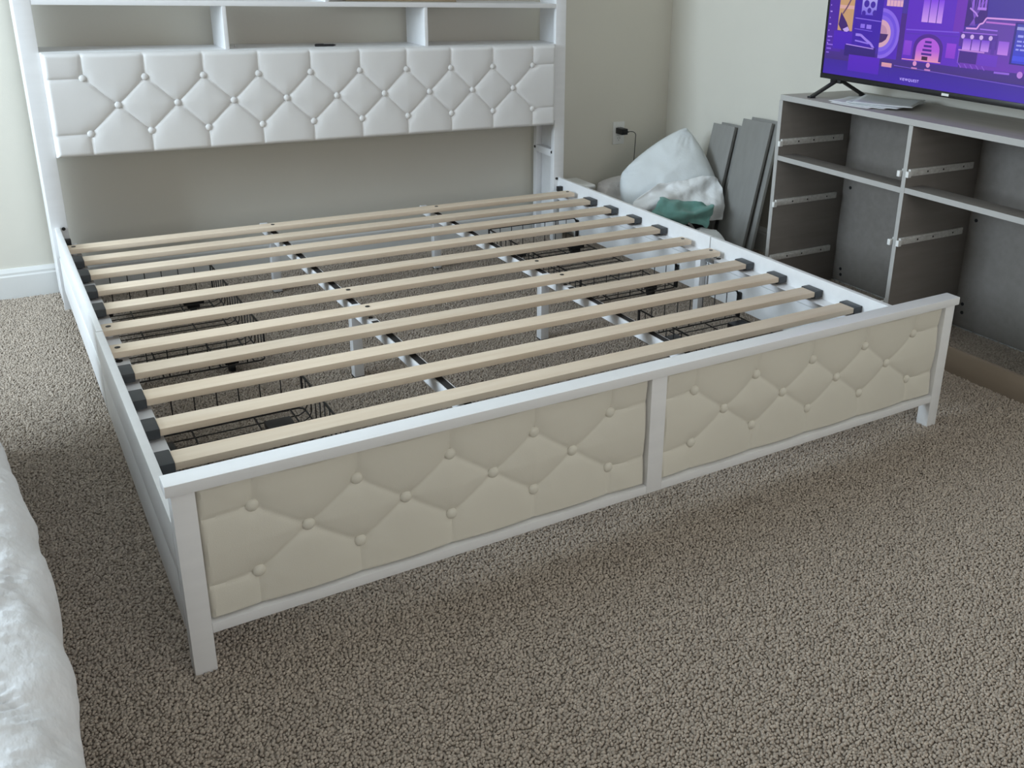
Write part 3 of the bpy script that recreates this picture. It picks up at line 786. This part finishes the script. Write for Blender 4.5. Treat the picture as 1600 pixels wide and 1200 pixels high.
# archway disc
rect(0.262, 0.098, 0.345, T1, (84, 30, 196), (86, 40, 190))
rect(0.275, 0.270, 0.345, T1, (232, 180, 205), (236, 196, 200))
for k in range(1, 5): line([(0.275+k*0.0145, 0.270), (0.275+k*0.0145, 0.400)], 0.0016, (150, 100, 200))
for k in range(1, 5): line([(0.275, 0.270+k*0.020), (0.345, 0.270+k*0.020)], 0.0016, (150, 100, 200))
for r_, c_ in ((0.084, (140, 104, 240)), (0.072, (112, 78, 232)), (0.060, (134, 100, 238)), (0.046, (220, 170, 196)), (0.030, (196, 146, 180))):
    disc(0.262, 0.178, r_, c_, -math.pi/2, math.pi/2)
poly([(0.262, 0.178), (0.298, 0.178), (0.290, 0.160), (0.275, 0.150), (0.262, 0.146)], (70, 30, 110))
rect(0.105, 0.090, 0.250, 0.128, (44, 12, 120), (50, 14, 130))
line([(0.110, 0.130), (0.240, 0.124)], 0.003, (190, 150, 250))
rect(0.130, 0.040, 0.275, 0.096, (82, 22, 196), (88, 24, 200))
rect(0.285, 0.070, 0.330, 0.084, (220, 150, 190), (230, 166, 170))
rect(0.345, 0.100, 0.368, 0.250, (72, 30, 140))
# central tower with lit gate
rect(0.368, 0.100, 0.600, T1, (96, 34, 200), (92, 30, 205))
rect(0.560, 0.205, 0.600, T1, (112, 40, 190), (120, 40, 190))
rect(0.430, 0.228, 0.512, 0.300, (214, 160, 250), (130, 60, 240))
rect(0.456, 0.226, 0.459, 0.302, (70, 24, 170)); rect(0.488, 0.226, 0.491, 0.302, (70, 24, 170))
rect(0.425, 0.302, 0.520, 0.318, (70, 26, 176))
line([(0.372, 0.200), (0.585, 0.206)], 0.004, (124, 80, 226)); line([(0.372, 0.188), (0.585, 0.193)], 0.004, (88, 40, 190))
rect(0.372, 0.118, 0.404, 0.165, (130, 54, 214), (140, 64, 222))
rect(0.545, 0.124, 0.582, 0.170, (140, 50, 214), (150, 60, 224))
A_ = [(0.412, 0.104)]+[(0.472-0.060*math.cos(math.pi*k/16), 0.148+0.044*math.sin(math.pi*k/16)) for k in range(17)]+[(0.532, 0.108)]
poly(A_, (78, 26, 150))
A_ = [(0.424, 0.104)]+[(0.472-0.048*math.cos(math.pi*k/16), 0.140+0.040*math.sin(math.pi*k/16)) for k in range(17)]+[(0.520, 0.107)]
poly(A_, [(236, 150, 200)]+[(186, 90, 230)]*17+[(236, 150, 200)])
for k in range(4): rect(0.448+0.003*k, 0.124+k*0.013, 0.490-0.002*k, 0.131+k*0.013, (70, 16, 150))
rect(0.452, 0.108, 0.476, 0.120, (60, 20, 70))
line([(0.37, 0.104), (0.53, 0.106)], 0.003, (236, 150, 190))
for s_, t_ in ((0.427, 0.094), (0.482, 0.094)):
    disc(s_, t_, 0.008, (226, 150, 210)); rect(s_-0.012, t_-0.018, s_+0.012, t_-0.013, (200, 130, 200))
# lattice pylon and bridge
poly([(0.600, 0.225), (0.680, 0.245), (0.650, T1), (0.605, T1)], (64, 22, 130))
for k in range(6):
    line([(0.612+k*0.011, 0.310), (0.640-k*0.004, 0.230)], 0.0022, (130, 80, 205))
for s_ in (0.618, 0.640, 0.652, 0.664):
    rect(s_, 0.278, s_+0.007, 0.330, (150, 96, 226))
line([(0.612, 0.282), (0.636, 0.268), (0.645, 0.258)], 0.005, (190, 140, 240))
line([(0.640, 0.282), (0.672, 0.282)], 0.008, (180, 124, 240))
poly([(0.605, 0.100), (S1, 0.110), (S1, 0.255), (0.672, 0.252), (0.648, 0.222), (0.605, 0.218)], [(112, 46, 190)]*2+[(96, 60, 170)]*4)
line([(0.608, 0.221), (0.648, 0.222), (0.656, 0.236), (0.668, 0.240), (0.678, 0.256), (S1, 0.262)], 0.005, (226, 160, 240))
line([(0.678, 0.244), (0.790, 0.243)], 0.005, (190, 110, 220))
line([(0.660, 0.222), (0.724, 0.221)], 0.004, (160, 110, 240))
rect(0.590, 0.165, 0.730, 0.208, (84, 40, 160))
line([(0.598, 0.208), (0.725, 0.209)], 0.003, (160, 104, 236))
for k in range(4):
    s_ = 0.605+k*0.034
    if k < 3: rect(s_, 0.156-0.0*k, s_+0.030, 0.190, (206, 150, 250), (120, 64, 220))
    disc(s_-0.003, 0.196+0.0005*k, 0.0072, (214, 180, 245), n=12)
rect(0.712, 0.150, 0.724, 0.190, (90, 44, 170)); rect(0.735, 0.152, 0.772, 0.192, (196, 130, 240), (150, 90, 230))
line([(0.592, 0.154), (0.690, 0.153)], 0.004, (200, 140, 230))
rect(0.595, 0.115, 0.665, 0.150, (70, 26, 140)); rect(0.668, 0.114, 0.740, 0.148, (106, 48, 200), (110, 50, 206))
line([(0.596, 0.112), (0.596, 0.150)], 0.003, (140, 90, 220))
for k in range(5): line([(0.600+k*0.022, 0.112), (0.612+k*0.022, 0.100)], 0.003, (140, 90, 215))
line([(0.735, 0.098), (0.790, 0.099)], 0.006, (150, 100, 230))
disc(0.826, 0.100, 0.010, (190, 130, 230))
# blue notice panel with rows of print
rect(0.782, 0.128, 0.980, 0.250, (50, 30, 140)); rect(0.790, 0.132, 0.972, 0.246, (56, 60, 220), (70, 66, 180))
rect(0.790, 0.229, 0.960, 0.238, (160, 160, 230))
rect(0.790, 0.139, 0.972, 0.154, (70, 76, 236))
rng2 = random.Random(5)
for t_, hh in ((0.208, 0.007), (0.194, 0.005), (0.182, 0.005), (0.170, 0.005)):
    s_ = 0.797
    while s_ < 0.955:
        w_ = rng2.uniform(0.008, 0.026); rect(s_, t_, min(s_+w_, 0.960), t_+hh, (160, 160, 248)); s_ += w_+0.004
# upper part of the skyline, above the photograph's frame
for k, (a, b, h_) in enumerate(((0.40, 0.55, 0.52), (0.15, 0.25, 0.46), (0.66, 0.74, 0.43), (0.86, 1.0, 0.48))):
    rect(a, 0.33, b, h_, (88, 36, 190), (110, 60, 210))
    for q in range(5): rect(a+0.012, 0.35+q*0.022, b-0.012, 0.357+q*0.022, (170, 120, 240))
bm = bmesh.new(); cl = bm.loops.layers.float_color.new('picture')
for k, (pts, cs) in enumerate(polys):
    x = TX+0.0020-k*0.000008
    vs = [bm.verts.new((x, TY-a, TZ+min(b, T1))) for a, b in pts]
    f = bm.faces.new(vs)
    for lp, c in zip(f.loops, cs): lp[cl] = (*c, 1)
me2 = bpy.data.meshes.new('screen'); bm.to_mesh(me2); bm.free(); me2.materials.append(SCR)
so = bpy.data.objects.new('screen', me2); COL.objects.link(so); so.parent = tv; so.matrix_parent_inverse = parent_world(tv).inverted()
so['label'] = 'lit screen with a purple night city scene'
tc = bpy.data.curves.new('caption', 'FONT'); tc.body = 'VIEWQUEST'; tc.size = 0.0125; tc.align_x = 'CENTER'; tc.space_character = 1.25; tc.extrude = 0.0
to = bpy.data.objects.new('caption', tc); COL.objects.link(to)
dg = bpy.context.evaluated_depsgraph_get(); tm = bpy.data.meshes.new_from_object(to.evaluated_get(dg)); bpy.data.objects.remove(to)
CAPM = mat('caption_glow', (0.02, 0.02, 0.03), 0.4, emit=(lin((196, 176, 255)), 1.3), var=0.01)
tm.materials.clear(); tm.materials.append(CAPM)
to = bpy.data.objects.new('caption', tm); COL.objects.link(to)
to.matrix_basis = Matrix.Translation((TX+0.0005, TY-0.414, TZ+0.0335)) @ Matrix(((0, 0, -1, 0), (-1, 0, 0, 0), (0, 1, 0, 0), (0, 0, 0, 1)))
to.parent = tv; to.matrix_parent_inverse = parent_world(tv).inverted()

# ------------------------------------------------------------------ second bed at the left with a quilted coverlet
qx, qt = -0.185, 0.50
mt_ = MB().box(-1.62, qx-0.125, -1.27, 1.15, 0.22, qt-0.03, 0.05, 4).build('mattress', QUILT, None, smooth='auto')
tag(mt_, 'thick mattress under the white quilted coverlet at the left', 'mattress')
bb = thing('divan', 'low grey divan carrying the quilted mattress at the left', 'divan', (-0.9, -0.26, 0))
box('base_box', MIDG, bb, -1.60, qx-0.16, -1.25, 1.12, 0.06, 0.22, 0.01)
for x in (-1.55, qx-0.18):
    for y in (-1.2, 1.05): MB().cyl((x, y, 0), (x, y, 0.06), 0.025, 14).build('leg', BLACK, bb, smooth='auto')
b = MB()
prof = []   # arc-length profile: down the side, round the edge, across the top
for k in range(16): prof.append((0.0, 0.16+(qt-0.06-0.16)*k/15))
for k in range(1, 12):
    a = math.pi/2*k/12; prof.append((0.06*(1-math.cos(a))*1.15, qt-0.06+0.06*math.sin(a)))
ntop = 150
for k in range(ntop+1): prof.append((0.07+1.33*(k/ntop)**1.35, qt))
ylist = list(np.concatenate([np.linspace(-1.33, -1.0, 40, endpoint=False), np.linspace(-1.0, 0.36, 440, endpoint=False), np.linspace(0.36, 1.20, 70)]))
def qd(s, y):
    """quilting: curved stitched seams, with fine gathers running across each seam"""
    c = 0.17
    u1 = (s*1.0+y*0.55+0.022*math.sin(y*9))/c; u2 = (s*1.0-y*0.55+0.022*math.sin(y*8+1))/c
    d1 = abs(u1-round(u1))*c*0.85; d2 = abs(u2-round(u2))*c*0.85
    m = min(d1, d2)
    top = min(1, max(0, (s-0.30)/0.10))
    puff = (0.0075*(1-math.exp(-m/0.016)))*(0.25+0.75*top)
    g = 0.0
    for dd, al in ((d1, s*0.55-y), (d2, s*0.55+y)):
        g += math.exp(-dd/0.020)*math.sin(al*2*math.pi/0.017+3.5*noise.noise(Vector((s*14, y*14, 4))))
    # hem seam a hand's width in from the edge, gathered along its length
    e = abs(s-0.415)
    g += 1.2*math.exp(-e/0.022)*math.sin(y*2*math.pi/0.020+4*noise.noise(Vector((y*9, s*9, 2))))
    puff -= 0.0045*math.exp(-(e/0.005)**2)
    fine = 0.0016*g*top+0.0030*noise.fractal(Vector((s*30, y*24, 1)), 1, 2, 3)*(0.3+0.7*top)+0.004*noise.noise(Vector((s*8, y*8, 0)))
    fine += 0.0030*wrinkle(Vector((s*0.9+0.5*y, y*0.5-s*0.3, 2)), 22)*top
    return 1.5*puff+2.3*fine
rows = []
sacc = [0]
for k in range(1, len(prof)): sacc.append(sacc[-1]+math.hypot(prof[k][0]-prof[k-1][0], prof[k][1]-prof[k-1][1]))
for y in ylist:
    y = float(y); row = []
    f_ = min(1, max(0, (y+0.35)/0.70)); shift = 0.012-0.050*f_*f_*(3-2*f_)-0.030*min(1, max(0, (y-0.30)/0.40))
    wob = 0.005*math.sin(y*3.1+0.6)+0.008*noise.noise(Vector((y*2.2, 3, 0)))
    for k, (dx, z) in enumerate(prof):
        k0, k1 = max(0, k-1), min(len(prof)-1, k+1)
        tx, tz = prof[k1][0]-prof[k0][0], prof[k1][1]-prof[k0][1]; L_ = math.hypot(tx, tz)
        nx, nz = tz/L_, tx/L_           # outward: +x at the side, +z on top
        d = qd(sacc[k], y)
        side = max(0, (qt-0.05-z)/qt)
        row.append(b.bm.verts.new((qx-dx+nx*d+shift+wob*(0.3+0.5*side)+0.008*side*math.sin(y*16+noise.noise(Vector((y*3, 0, 0)))*4)-0.06*side, y,
                                   z+nz*d+0.012*noise.noise(Vector((dx*3, y*2.0, 9))))))
    rows.append(row)
for j in range(len(rows)-1):
    for k in range(len(prof)-1):
        b.bm.faces.new((rows[j][k], rows[j][k+1], rows[j+1][k+1], rows[j+1][k]))
q = b.build('coverlet', QUILT, None, smooth=True)
tag(q, 'white quilted coverlet with puckered stitching on the bed at the left', 'coverlet')
